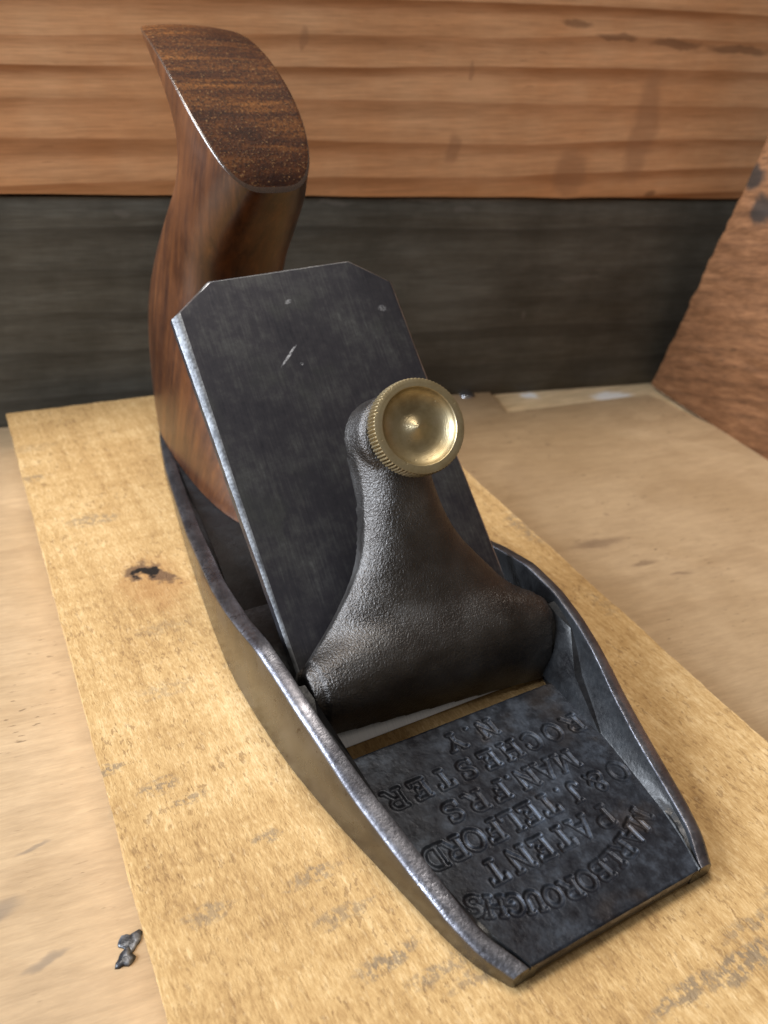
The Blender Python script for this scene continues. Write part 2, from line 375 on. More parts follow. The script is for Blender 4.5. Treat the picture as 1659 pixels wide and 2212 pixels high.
def tag(o, label=None, cat=None, group=None, kind=None):
    if label: o['label'] = label
    if cat: o['category'] = cat
    if group: o['group'] = group
    if kind: o['kind'] = kind
    return o

rng = np.random.default_rng(7)
def vnoise(p, scale, seed=0):
    """value noise in numpy, p (N,2) or (N,3) in mm, result about -1..1"""
    q = np.asarray(p, float) * scale
    if q.shape[1] == 2: q = np.c_[q, np.zeros(len(q))]
    i = np.floor(q).astype(np.int64); f = q - i; f = f * f * (3 - 2 * f)
    def h(a):
        n = (a[:, 0] * 374761393 + a[:, 1] * 668265263 + a[:, 2] * 2147483647 + seed * 1274126177) & 0xffffffff
        n = ((n ^ (n >> 13)) * 1274126177) & 0xffffffff
        return ((n ^ (n >> 16)) & 0xffff) / 32767.5 - 1
    r = 0
    for dx in (0, 1):
        for dy in (0, 1):
            for dz in (0, 1):
                w = (f[:, 0] if dx else 1 - f[:, 0]) * (f[:, 1] if dy else 1 - f[:, 1]) * (f[:, 2] if dz else 1 - f[:, 2])
                r = r + w * h(i + np.array([dx, dy, dz]))
    return r
def fbm(p, scale, seed=0, o=3):
    return sum(vnoise(p, scale * 2 ** k, seed + k) * 0.5 ** k for k in range(o))

def spline(xs, ys, x, win=3.0):
    """piecewise-linear table, smoothed over +-win mm"""
    x = np.asarray(x, float)
    offs = np.linspace(-win, win, 13); w = np.exp(-(offs / win * 1.6) ** 2); w /= w.sum()
    out = np.zeros_like(x)
    for o_, ww in zip(offs, w):
        out += ww * np.interp(x + o_, xs, ys)
    return out

def grid_faces(nr, nc, base=0, wrap=False):
    f = []
    for r in range(nr - 1):
        for c in range(nc if wrap else nc - 1):
            c2 = (c + 1) % nc
            f.append((base + r * nc + c, base + r * nc + c2, base + (r + 1) * nc + c2, base + (r + 1) * nc + c))
    return f

def slab(name, outline, z0, z1, mats, step, edge_amp, parent=None, top_amp=0.0, seed=1, bev=0.6):
    """A sheet with an uneven rounded edge: outline in mm (closed, CCW)."""
    pts = []
    n = len(outline)
    for i in range(n):
        a = np.array(outline[i], float); b = np.array(outline[(i + 1) % n], float)
        L = np.linalg.norm(b - a); kk = max(1, int(L / step))
        for j in range(kk): pts.append(a + (b - a) * j / kk)
    pts = np.array(pts); N = len(pts)
    t = np.roll(pts, -1, 0) - np.roll(pts, 1, 0); t /= np.linalg.norm(t, axis=1)[:, None] + 1e-9
    nrm = np.c_[t[:, 1], -t[:, 0]]
    verts = []; rows = [(0.0, z0), (0.0, z0 + (z1 - z0) * .33), (0.0, z0 + (z1 - z0) * .66), (0.0, z1 - bev), (-bev * .3, z1 - bev * .3), (-bev, z1)]
    for ri, (off, z) in enumerate(rows):
        e = fbm(np.c_[pts, np.full(N, z)], 0.10, seed, 3) * edge_amp + fbm(np.c_[pts, np.full(N, z * 2)], 0.9, seed + 5, 2) * edge_amp * .35
        q = pts + nrm * (off + e)[:, None]
        zz = np.full(N, z) + (fbm(pts, 0.35, seed + 9, 2) * edge_amp * .25 if ri >= 3 else 0)
        verts += [tuple(v) for v in np.c_[q, zz]]
    faces = grid_faces(len(rows), N, 0, True)
    faces.append(tuple(range((len(rows) - 1) * N, len(rows) * N)))
    faces.append(tuple(range(N))[::-1])
    o = mesh(name, verts, faces, mats, parent, sharp=50)
    return o

# ------------------------------------------------------------------ setting: bench, timbers, boards
T = -15.0
wd = np.array([math.cos(WALL), math.sin(WALL)]); wn = np.array([-wd[1], wd[0]])     # along the wall, into the wall
w0 = np.array([-65.2, 227.3])                                                      # a point on the wall foot
def wp(a, b): return tuple(w0 + wd * a + wn * b)                                    # along / behind

bench = slab("bench_top", [(-330, -330), (430, -330), (430, 330), (-330, 330)], T - 28, T - 1.7, M['bench'], 20, 0.0)
tag(bench, kind='structure')
# thin plywood sheet with a notch in the corner by the wall
sheet = slab("plywood_sheet", [(-320, -320), (420, -320), (420, 60), (233, 66), (224.5, 153), (143.5, 161.5), (150.5, 188.2), wp(60, -0.4), wp(-250, -0.4)],
             T - 1.6, T, M['sheet'], 2.0, 0.22, seed=3)
tag(sheet, "thin beige plywood sheet covering the bench under the light board", "sheet")
# screw head set in the sheet
def screw_head(x, y, z, r, parent):
    prof = [(0, 1.0), (r * .45, .92), (r * .8, .6), (r, 0.1), (r, -.4)]
    v = []; n = 24
    for (rr, zz) in prof:
        for i in range(n):
            a = 2 * math.pi * i / n
            d = 0
            if rr < r * .6 and rr > 0 and (i % 6 == 0): d = .25
            v.append((x + rr * math.cos(a), y + rr * math.sin(a), z + zz - d))
    return mesh("screw_head", v, grid_faces(len(prof), n, 0, True), M['zinc'], parent)
screw_head(135.9, 184.0, T + 0.3, 3.6, sheet)

# two stacked timbers behind the bench
def timber(name, a0, a1, z0, z1, front, depth, mt, seed, amp):
    na, nz = 160, 24
    A = np.linspace(a0, a1, na); Z = np.linspace(z0, z1, nz)
    vs = []
    aa, zz = np.meshgrid(A, Z); aa = aa.ravel(); zz = zz.ravel()
    rel = np.minimum(zz - z0, z1 - zz); rnd = np.where(rel < 1.2, 1.2 - np.sqrt(np.maximum(0, 1.44 - (1.2 - rel) ** 2)), 0)
    d = fbm(np.c_[aa * .12, zz], 0.25, seed, 3) * amp + rnd + front
    edge = fbm(np.c_[aa, zz * 0], 0.05, seed + 4, 3) * amp * 1.2
    zz2 = zz + np.where(np.abs(zz - z0) < 1.3, edge, 0) - np.where(np.abs(zz - z1) < 1.3, np.abs(edge), 0)
    front_v = np.c_[aa, d, zz2]
    back_v = [(a0, depth, z0), (a1, depth, z0), (a1, depth, z1), (a0, depth, z1)]
    vs = [tuple(v) for v in front_v] + back_v
    f = grid_faces(nz, na); b = na * nz
    f += [tuple(range(na)) + (b + 1, b), tuple(range((nz - 1) * na, nz * na))[::-1] + (b + 3, b + 2),
          tuple(r * na for r in range(nz))[::-1] + (b, b + 3), tuple(r * na + na - 1 for r in range(nz)) + (b + 2, b + 1),
          (b, b + 1, b + 2, b + 3)]
    mw = Matrix.Translation((w0[0] * S, w0[1] * S, 0)) @ Matrix.Rotation(WALL, 4, 'Z')
    return mesh(name, vs, f, mt, None, mw=mw, sharp=60)
dark = timber("dark_timber", -260, 470, T - 3, 74.6, 0, 40, M['dark'], 11, 0.25)
tag(dark, "weathered dark grey timber along the back of the bench, under the orange one", "timber")
fir = timber("fir_timber", -260, 470, 75.6, 172, -1.5, 40, M['fir'], 21, 0.18)
tag(fir, "orange fir timber with bold horizontal grain above the dark timber", "timber")

# rough plank standing at the right, square to the wall, its sawn end leaning forward
def plank():
    na, nz = 90, 140
    vs = []
    aa, zz = np.meshgrid(np.linspace(0, 1, na), np.linspace(0, 1, nz)); aa = aa.ravel(); zz = zz.ravel()
    z = T + zz * 190
    yend = 0.0 - (z - T) * 0.243                       # leaning end
    yend = yend + fbm(np.c_[z, z * 0], 0.15, 31, 3) * 0.7 + np.abs(vnoise(np.c_[z * 0 + 3, z], 0.4, 8)) * 0.5
    y = yend - aa * 190
    xs = fbm(np.c_[y * .10, z], 0.35, 41, 3) * 0.35 - np.exp(-aa * 60) * 0 + np.exp(-aa * 90) * 0.8
    v1 = np.c_[xs, y, z]; v2 = np.c_[np.full(len(y), 26.0), y, z]
    f1 = grid_faces(nz, na); N = len(v1)
    f2 = [tuple(i + N for i in q)[::-1] for q in f1]
    f = f1 + f2
    def seam(idx):
        for a, b in zip(idx[:-1], idx[1:]): f.append((a, b, b + N, a + N))
    seam([r * na for r in range(nz)]); seam([r * na + na - 1 for r in range(nz)]); seam(list(range(na))); seam([(nz - 1) * na + c for c in range(na)])
    mw = Matrix.Translation((233.8 * S, 160.5 * S, 0)) @ Matrix.Rotation(math.radians(-7.4), 4, 'Z')
    return mesh("rough_plank", [tuple(v) for v in np.r_[v1, v2]], f, M['plank'], None, mw=mw, sharp=45)
tag(plank(), "reddish brown rough plank with a ragged slanted end, standing at the right", "plank")

# the light board under the plane
BROT = math.radians(-3.65)
board = slab("light_board", [(-63.5, 206), (-85.5, -135), (60.5, -144.5), (80.5, 196)][::-1],
             T + 0.05, -0.12, M['board'], 0.8, 0.24, seed=61, bev=0.9)
tag(board, "pale rough-sawn pine board with a dark knot, lying under the hand plane", "board")

# debris chip on the bench at the left
def chip():
    vs = []; f = []
    for (cx, cy, r1, r2, h, rot) in [(-82.0, -13.0, 2.0, 1.6, .7, 40), (-80.2, -10.0, 2.4, 2.0, .35, 20)]:
        b = len(vs); n = 18
        for ri, (rr, zz) in enumerate([(1, -.1), (.95, .5), (.7, .85), (.3, 1)]):
            for i in range(n):
                a = 2 * math.pi * i / n; kx = 1 + .22 * math.sin(3 * a + cx) + .12 * math.sin(5 * a)
                x = rr * r1 * kx * math.cos(a); y = rr * r2 * kx * math.sin(a); t = math.radians(rot)
                vs.append((cx + x * math.cos(t) - y * math.sin(t), cy + x * math.sin(t) + y * math.cos(t), T + .1 + zz * h))
        f += grid_faces(4, n, b, True); f.append(tuple(range(b + 3 * n, b + 4 * n)))
        f.append(tuple(range(b, b + n)))
    return mesh("debris_chip", vs, f, M['chip'], None)
tag(chip(), "small dark blue-black chip of debris on the bench left of the light board", "debris")

# ------------------------------------------------------------------ the hand plane
plane = bpy.data.objects.new("hand_plane", None); col.objects.link(plane)
plane.empty_display_size = 0.02
tag(plane, "antique cast iron hand plane with wooden handle and brass thumb screw", "hand plane")

HO = ([-58.6, -55, -52, -46, -36, -25, -16, -7, 2, 10, 22, 34, 42, 56, 71, 91, 119, 140, 160, 172], [25.2, 27.6, 29.0, 30.8, 32.8, 34.9, 36.7, 38.1, 39.3, 39.9, 40.3, 40.3, 39.8, 38.2, 36.1, 33, 28, 24.2, 19.6, 16])
ZR = ([-58.6, -54, -48, -38, -29, -19, -8, 0, 10, 22, 35, 56, 70, 92, 127, 165], [4.0, 4.9, 6.0, 8.1, 10.2, 12.9, 17, 19.2, 21.2, 21.7, 19.2, 14, 12, 7.9, 4.5, 3.5])
HI = ([-58.6, -54, -51, -46, -39, -30, -21, -12, -3.5, 2.5, 9.5, 20, 34, 56, 71, 91, 119, 140, 165, 172], [21.6, 24.2, 25.8, 27.0, 28.3, 29.8, 31.7, 33.7, 35.2, 35.8, 36.3, 36.6, 36.5, 34.0, 31.8, 28.6, 23.8, 20, 15.2, 12])
HF = ([-58.6, -52, -44, -35, -23, -14, -3, 5, 20, 34, 56, 71, 89, 120, 157, 172], [20.8, 23.4, 25.3, 26.6, 28.2, 29.0, 31, 33, 34.4, 34.0, 31.3, 28.8, 26.0, 22.4, 17.5, 11])
BOT = 0.15; FLOOR = 4.0

def build_body():
    Y = np.r_[np.arange(-58.6, 168, 0.6), 168.0]
    n = len(Y)
    ho = spline(*HO, Y); zr = spline(*ZR, Y); hi = spline(*HI, Y); hf = spline(*HF, Y, 4)
    ho[0] -= .15
    verts = []; faces = []; fm = []
    for sgn in (-1, 1):
        rows = []
        tmp = []
        r = 0.55
        tw = ho - hi
        prof = [
            (hf - 1.2, np.full(n, BOT)),                      # sole, inner
            (ho - .5, np.full(n, BOT)),
            (ho, np.full(n, BOT + .5)),
            (ho, zr * .5), (ho, zr - 1.5),
            (ho - .14, zr - 1.0), (ho - tw * .13, zr - .66), (ho - tw * .30, zr - .28), (ho - tw * .58, zr - .04), (hi + .45, zr + .02),
            (hi + .14, zr - .06), (hi + .0, zr - .32), (hi - .12, zr - 1.3),
            (hi * .55 + hf * .45 - .1, (zr - 1.3) * .5 + FLOOR * .5 - .2),
            (hf + .45, np.full(n, FLOOR + .3)), (hf - .1, np.full(n, FLOOR - .5)), (hf - 1.2, np.full(n, FLOOR - .9)), (hf - 1.2, np.full(n, BOT))]
        for (px, pz) in prof:
            rows.append(np.c_[px * sgn, Y, np.maximum(pz, BOT)])
        A = np.array(rows)                                    # (P, n, 3)
        P = len(prof)
        flat = A.reshape(-1, 3)
        amp = np.array([0, 0, 0, .006, .006, .015, .02, .02, .02, .015, .015, .015, .06, .12, .1, .05, 0, 0])
        nz = fbm(flat, 0.8, 77, 2).reshape(P, n) * amp[:, None]
        A[:, :, 2] += np.where((A[:, :, 2] > FLOOR - .5), nz, 0)
        A[:, :, 0] += nz * sgn * .5 * (amp[:, None] > .02)
        b = len(verts)
        verts += [tuple(v) for v in A.transpose(1, 0, 2).reshape(-1, 3)]
        for i in range(n - 1):
            for j in range(P - 1):
                faces.append((b + i * P + j, b + i * P + j + 1, b + (i + 1) * P + j + 1, b + (i + 1) * P + j))
                fm.append(0 if j < 5 else (1 if j < 11 else 2))
        faces.append(tuple(b + j for j in range(P - 1))); fm.append(0)
        faces.append(tuple(b + (n - 1) * P + j for j in range(P - 1))[::-1]); fm.append(2)
    # rear floor (behind the mouth) and the bridge carrying the blade
    def prism(poly, x0, x1, mi):
        b = len(verts); k = len(poly)
        for x in (x0, x1):
            for (y, z) in poly: verts.append((x, y, z))
        for j in range(k): faces.append((b + j, b + (j + 1) % k, b + k + (j + 1) % k, b + k + j)); fm.append(mi)
        faces.append(tuple(range(b, b + k))); fm.append(mi); faces.append(tuple(range(b + k, b + 2 * k))[::-1]); fm.append(mi)
    yy = np.arange(44, 168.1, 2.0); hfy = spline(*HF, yy, 4) + .25
    b = len(verts); k = len(yy)
    for z in (BOT + .1, FLOOR + .15):
        for s_ in (-1, 1):
            for y, h in zip(yy, hfy): verts.append((s_ * h, y, z + (fbm(np.array([[s_ * h, y]]), .2, 3)[0] * .1 if z > 1 else 0)))
    def vi(l, s_, i): return b + l * 2 * k + s_ * k + i
    for i in range(k - 1):
        faces.append((vi(1, 0, i), vi(1, 1, i), vi(1, 1, i + 1), vi(1, 0, i + 1))); fm.append(2)
        faces.append((vi(0, 0, i), vi(0, 0, i + 1), vi(0, 1, i + 1), vi(0, 1, i))); fm.append(0)
    # bridge: sloping bed, flat top, rear ledge
    c42, s42 = math.cos(math.radians(42)), math.sin(math.radians(42))
    def bed(v, w): return (3.5 + v * c42 - w * s42, .2 + v * s42 + w * c42)
    prism([(9.0, BOT + .05), bed(5, -3.9), bed(19.5, -3.9), (30, 11.6), (46.5, 11.4), (47.5, 10.6), (48, 3.0), (48, BOT + .05)], -33.2, 33.2, 2)
    # lugs that hook over the ends of the lever cap
    for s_ in (-1, 1):
        b = len(verts)
        pts = [(34.1, 8.6, 18.9), (33.8, 4.5, 18.3), (34.9, .3, 17.0), (36.8, .0, 16.9), (37.2, 8.6, 19.3),          # top 0-4
               (32.4, 8.6, 11), (30.9, -1.5, 11), (30.4, -8.5, 10.2), (33.6, -9.5, 9.8), (37, 8.6, 11),              # mid 5-9
               (31.0, 8.6, 1.5), (28.7, -3.0, 3.5), (28.0, -22.5, 3.6), (30, -24, 3.4), (37, 8.6, 1.5)]              # bottom 10-14
        verts.extend([(s_ * x, y, z) for (x, y, z) in pts])
        q = [(0, 1, 2, 3, 4)]
        for l in (0, 5):
            for j in range(5): q.append((l + j, l + (j + 1) % 5, l + 5 + (j + 1) % 5, l + 5 + j))
        q.append((14, 13, 12, 11, 10))
        for t in q:
            faces.append(tuple(b + i for i in t)); fm.append(2)
    o = mesh("plane_body", verts, faces, [M['side'], M['worn'], M['japan']], plane, fm, sharp=38)
    o['label'] = "black cast iron body with polished outer sides"
    return o
body = build_body()

# ---------------------------------------------- toe plate with its sunken lettering
ARC = lambda cx, cy, rx, ry, a0, a1, n=14: [(cx + rx * math.cos(math.radians(a0 + (a1 - a0) * i / n)), cy + ry * math.sin(math.radians(a0 + (a1 - a0) * i / n))) for i in range(n + 1)]
GL = {
 'A': (.86, [[(0.04, 0), (.43, 1), (.82, 0)], [(.19, .34), (.67, .34)], [(-.04, 0), (.16, 0)], [(.70, 0), (.90, 0)]]),
 'B': (.74, [[(.1, 0), (.1, 1)], [(0, 1), (.42, 1)] + ARC(.42, .76, .26, .24, 90, -90) + [(.1, .52)], [(.42, .52)] + ARC(.44, .26, .30, .26, 90, -90) + [(0, 0)]]),
 'C': (.80, [ARC(.44, .5, .40, .5, 42, 318, 20), [(.74, .84), (.76, .64)]]),
 'D': (.80, [[(.1, 0), (.1, 1)], [(0, 1), (.34, 1)] + ARC(.34, .5, .42, .5, 90, -90, 16) + [(0, 0)]]),
 'E': (.72, [[(.1, 0), (.1, 1)], [(0, 1), (.66, 1), (.66, .82)], [(.1, .52), (.46, .52), (.46, .40)], [(.46, .52), (.46, .64)], [(0, 0), (.70, 0), (.70, .20)]]),
 'F': (.70, [[(.1, 0), (.1, 1)], [(0, 1), (.66, 1), (.66, .80)], [(.1, .52), (.46, .52), (.46, .40)], [(.46, .52), (.46, .64)], [(-.04, 0), (.26, 0)]]),
 'G': (.84, [ARC(.44, .5, .40, .5, 46, 345, 22), [(.83, .38), (.5, .42)], [(.82, .42), (.82, .05)]]),
 'H': (.84, [[(.12, 0), (.12, 1)], [(.72, 0), (.72, 1)], [(.12, .5), (.72, .5)], [(0, 1), (.24, 1)], [(0, 0), (.24, 0)], [(.6, 1), (.84, 1)], [(.6, 0), (.84, 0)]]),
 'J': (.60, [[(.42, 1), (.42, .24)] + ARC(.22, .24, .20, .24, 0, -170), [(.28, 1), (.58, 1)]]),
 'L': (.68, [[(.1, 0), (.1, 1)], [(-.04, 1), (.26, 1)], [(0, 0), (.66, 0), (.66, .24)]]),
 'M': (.96, [[(.1, 0), (.1, 1), (.48, .22), (.86, 1), (.86, 0)], [(0, 0), (.22, 0)], [(.74, 0), (.98, 0)], [(-.02, 1), (.12, 1)], [(.84, 1), (.98, 1)]]),
 'N': (.86, [[(.1, 0), (.1, 1), (.74, 0), (.74, 1)], [(0, 0), (.22, 0)], [(.62, 1), (.86, 1)], [(-.02, 1), (.1, 1)]]),
 'O': (.84, [ARC(.42, .5, .40, .5, 0, 360, 26)]),
 'P': (.72, [[(.1, 0), (.1, 1)], [(0, 1), (.40, 1)] + ARC(.40, .74, .28, .26, 90, -90) + [(.1, .48)], [(-.04, 0), (.26, 0)]]),
 'R': (.80, [[(.1, 0), (.1, 1)], [(0, 1), (.40, 1)] + ARC(.40, .75, .26, .25, 90, -90) + [(.1, .5)], [(.42, .5), (.72, 0), (.82, 0)], [(-.04, 0), (.26, 0)]]),
 'S': (.70, [ARC(.35, .75, .29, .25, 30, 265, 16) + ARC(.35, .25, .31, .25, 85, -150, 16), [(.62, .96), (.62, .74)], [(.06, .26), (.06, .04)]]),
 'T': (.78, [[(.39, 0), (.39, 1)], [(.04, .78), (.04, 1), (.74, 1), (.74, .78)], [(.25, 0), (.53, 0)]]),
 'U': (.84, [[(.12, 1), (.12, .34)] + ARC(.42, .32, .30, .32, 180, 360, 14) + [(.72, 1)], [(0, 1), (.24, 1)], [(.6, 1), (.84, 1)]]),
 'Y': (.82, [[(.06, 1), (.41, .46), (.76, 1)], [(.41, .46), (.41, 0)], [(.27, 0), (.55, 0)], [(-.04, 1), (.18, 1)], [(.64, 1), (.86, 1)]]),
 '&': (.86, [ARC(.38, .78, .20, .22, -60, 240, 14) + [(.78, 0.02)], [(.50, .60), (.20, .42)] + ARC(.32, .24, .28, .24, 130, 330, 12) + [(.78, .48)]]),
 '.': (.2, [[(.1, .04), (.12, .04)]]), "'": (.2, [[(.12, 1), (.06, .76)]]),
}
def letters():
    out = []                                # (char, cx, cy, angle, size)
    def row(pairs, y, size):
        for ch, x in pairs: out.append((ch, x, y, 0.0, size))
    row([('N', 4.9), ('.', .4), ('Y', -4.2)], -8.6, 4.6)
    row(list(zip("ROCHESTER", np.linspace(24.4, -24.6, 9))), -16.4, 4.8)
    row([('M', 15.4), ('A', 9.6), ('N', 4.2), ('.', .4), ('F', -3.4), ('R', -9.4), ('S', -15.3)], -24.5, 4.8)
    row([('O', 24.2), ('&', 17.8), ('J', 11.6), ('.', 8.2), ('T', 4.0), ('E', -1.2), ('L', -6.1), ('F', -10.7), ('O', -15.4), ('R', -20.2), ('D', -25.0)], -32.2, 4.9)
    row(list(zip("PATENT", [12.4, 6.6, 1.4, -4.2, -9.7, -15.8])), -40.0, 4.9)
    Rr = 43.0; cx, cy = -2.4, -50.0 + Rr; txt = "MARLBOROUGH'S"
    for ch, x in zip(txt, [19.4, 15.0, 10.7, 7.0, 3.3, -.8, -4.9, -9.0, -13.0, -16.7, -20.2, -22.2, -23.9]):
        t = math.asin((x - cx) / Rr)
        out.append((ch, x, cy - Rr * math.cos(t), t, 4.1))
    return out

def build_toe():
    y0, y1 = -58.55, -2.9
    ny, nx = 320, 330
    Y = np.linspace(y0, y1, ny); U = np.linspace(-1, 1, nx)
    hw = spline(*HF, Y, 4) + .35
    yy = np.repeat(Y, nx); xx = (hw[:, None] * U[None, :]).ravel()
    p2 = np.c_[xx, yy]
    z = np.full(len(xx), FLOOR) + fbm(p2, 0.10, 5, 3) * 0.07 + fbm(p2, 1.0, 15, 2) * 0.018
    # distance to the letter strokes
    dist = np.full(len(xx), 9.0)
    wob = np.c_[fbm(p2, 0.7, 51, 2), fbm(p2, 0.7, 61, 2)] * 0.08
    q = p2 + wob
    for (ch, cx, cy, a, size) in letters():
        w, strokes = GL[ch]
        near = np.where((np.abs(q[:, 0] - cx) < size * .9) & (np.abs(q[:, 1] - cy) < size * .9))[0]
        if len(near) == 0: continue
        d = q[near] - np.array([cx, cy])
        ca, sa = math.cos(a), math.sin(a)
        # the lettering is read from the toe end: turned half a circle
        rx = -(d[:, 0] * ca + d[:, 1] * sa); ry = -(-d[:, 0] * sa + d[:, 1] * ca)
        L = np.c_[rx / size + w / 2, ry / size + .5]
        best = np.full(len(near), 9.0)
        for st in strokes:
            for (ax, ay), (bx, by) in zip(st[:-1], st[1:]):
                A = np.array([ax, ay]); B = np.array([bx, by]); AB = B - A; ll = AB @ AB + 1e-9
                t = np.clip(((L - A) @ AB) / ll, 0, 1)
                best = np.minimum(best, np.linalg.norm(L - (A + t[:, None] * AB), axis=1))
        dist[near] = np.minimum(dist[near], best * size)
    sm = lambda e0, e1, v: (lambda t: t * t * (3 - 2 * t))(np.clip((v - e0) / (e1 - e0), 0, 1))
    wear = np.clip(0.9 + fbm(p2, 0.13, 71, 2) * 0.45, 0.35, 1.15)
    z -= 0.40 * (1 - sm(0.18, 0.72, dist)) * wear
    z += 0.04 * np.exp(-((dist - .78) / .28) ** 2) * wear                # raised lip round each letter
    # scraped flat hollow beside PATENT
    z -= 0.22 * np.clip(1 - (((xx + 1) / 9) ** 2 + ((yy + 43.6) / 1.6) ** 2), 0, 1)
    # edges roll over at the toe and at the mouth
    e = np.minimum(yy - y0, y1 - yy); z -= np.where(e < .5, (.5 - e) ** 2 * .6, 0)
    ef = yy - y0; z -= np.where(ef < .5, np.abs(fbm(p2, .35, 9, 2)) * .15 * (1 - ef / .5), 0)
    top = np.c_[xx, yy, z]
    N = len(top)
    bot = []
    for r in (0, ny - 1):
        for zz in (2.2, BOT + .6, BOT):
            ins = 0.0 if zz > 1 else (.12 if zz > BOT else .5)
            sy = Y[r] + (ins if r == 0 else -ins)
            bot += [(x, sy, zz) for x in hw[r] * U]
    verts = [tuple(v) for v in top] + bot
    faces = grid_faces(ny, nx); fm = [0] * len(faces)
    F0 = N; B0 = N + 3 * nx
    rows_f = [list(range(nx)), [F0 + i for i in range(nx)], [F0 + nx + i for i in range(nx)], [F0 + 2 * nx + i for i in range(nx)],
              [B0 + 2 * nx + i for i in range(nx)], [B0 + nx + i for i in range(nx)], [B0 + i for i in range(nx)], [(ny - 1) * nx + i for i in range(nx)]]
    for a, b in zip(rows_f[:-1], rows_f[1:]):
        for i in range(nx - 1): faces.append((a[i], b[i], b[i + 1], a[i + 1])); fm.append(1)
    o = mesh("toe_plate", verts, faces, [M['black'], M['worn']], plane, fm, sharp=60)
    o['label'] = "blackened toe plate with sunken lettering"
    return o
build_toe()

# ---------------------------------------------- frame of the blade bed: u across, v up the slope, w off the blade
c42, s42 = math.cos(math.radians(42)), math.sin(math.radians(42))
BED = Matrix(((1, 0, 0, 0), (0, c42, -s42, 3.5 * S), (0, s42, c42, 0.2 * S), (0, 0, 0, 1)))

def build_blade():
    th = 3.4
    # outline of the face, then of the back (slightly larger at the left where the chamfer is)
    left = [(-30.6, 0.2), (-31.5, 20), (-33.2, 66), (-34.6, 112.2)]
    top = [(-22.6, 121.1), (18.8, 123.5)]
    right = [(29.9, 115.9), (30.2, 88), (31.6, 31), (32.6, 0.2)]
    outer = left + top + right
    cham = [0.9, 1.1, 1.9, 3.0, 0.5, 0.4, 0.5, 0.5, 0.5, 0.4]
    n = len(outer)
    A = np.array(outer)
    def offset(dists):
        """move every edge i (vertex i -> i+1) inwards by its own distance, mitred corners"""
        lines = []
        for i in range(n):
            a, b = A[i], A[(i + 1) % n]; t = (b - a) / np.linalg.norm(b - a); nn = np.array([t[1], -t[0]])
            if nn @ (np.array([0, 60.0]) - a) < 0: nn = -nn
            lines.append((a + nn * dists[i][0], b + nn * dists[i][1]))
        out = []
        for i in range(n):
            (p1, p2), (q1, q2) = lines[i - 1], lines[i]
            M2 = np.array([p2 - p1, -(q2 - q1)]).T
            if abs(np.linalg.det(M2)) < 1e-3 * np.linalg.norm(p2 - p1) * np.linalg.norm(q2 - q1): out.append((p2 + q1) / 2)
            else:
                t = np.linalg.solve(M2, q1 - p1); out.append(p1 + (p2 - p1) * t[0])
        return np.array(out)
    #        left 1        left 2       left 3       clip left    head        clip right   right ...                              edge
    D = [(.6, .8), (.8, 1.4), (1.4, 2.3), (.55, .55), (.35, .35), (.4, .4), (.45, .45), (.45, .45), (.45, .45), (.3, .3)]
    def dens(Q):
        o_ = []
        for i in range(n):
            a, b = Q[i], Q[(i + 1) % n]; L = np.linalg.norm(A[(i + 1) % n] - A[i]); kk = max(2, int(L / 1.0))
            o_ += [a + (b - a) * j / kk for j in range(kk)]
        return np.array(o_)
    P = dens(A); I0 = dens(offset([(a * .5, b * .5) for a, b in D])); I1 = dens(offset(D)); I2 = dens(offset([(a + .15, b + .15) for a, b in D]))
    N = len(P)
    C = np.linalg.norm(P - I1, axis=1); C = np.minimum(C, 3.0)
    wv = (vnoise(P, .25, 5) * .05 + vnoise(P, 1.1, 6) * .03)[:, None]
    P = P + (P - I1) / (C[:, None] + .01) * wv
    rings = [(P * .99, -th), (P, -th + .5), (P, None), (I0, 'm'), (I1, 0.0), (I2, 0.02)]
    verts = []
    for (q, w) in rings:
        for i in range(N):
            drop = min(1.3, C[i] * .55)
            ww = -drop if w is None else (-drop * .42 if w == 'm' else w)
            verts.append((q[i][0], q[i][1], ww))
    faces = grid_faces(len(rings), N, 0, True)
    fm = []
    for r in range(len(rings) - 1):
        for i in range(N):
            fm.append(1 if r in (2, 3) else 0)
    faces.append(tuple(range((len(rings) - 1) * N, len(rings) * N))); fm.append(0)
    faces.append(tuple(range(N))[::-1]); fm.append(0)
    o = mesh("blade", verts, faces, [M['blade'], M['bevel']], plane, fm, mw=BED, sharp=30)
    o['label'] = "dark patinated steel blade with clipped top corners"
    # freshly ground strip at the cutting edge
    v = []
    for u in np.linspace(-30.3, 32.3, 40):
        v += [(u, 0.0, -.05), (u, 0.1, .06), (u, 4.6, .08), (u, 4.8, -.05)]
    f = []
    for i in range(39):
        for j in range(3): f.append((i * 4 + j, i * 4 + j + 1, i * 4 + 5 + j, i * 4 + 4 + j))
    e = mesh("cutting_edge", v, f, M['bright'], o, sharp=40)
    e['label'] = "bright freshly ground cutting edge"
    return o
build_blade()

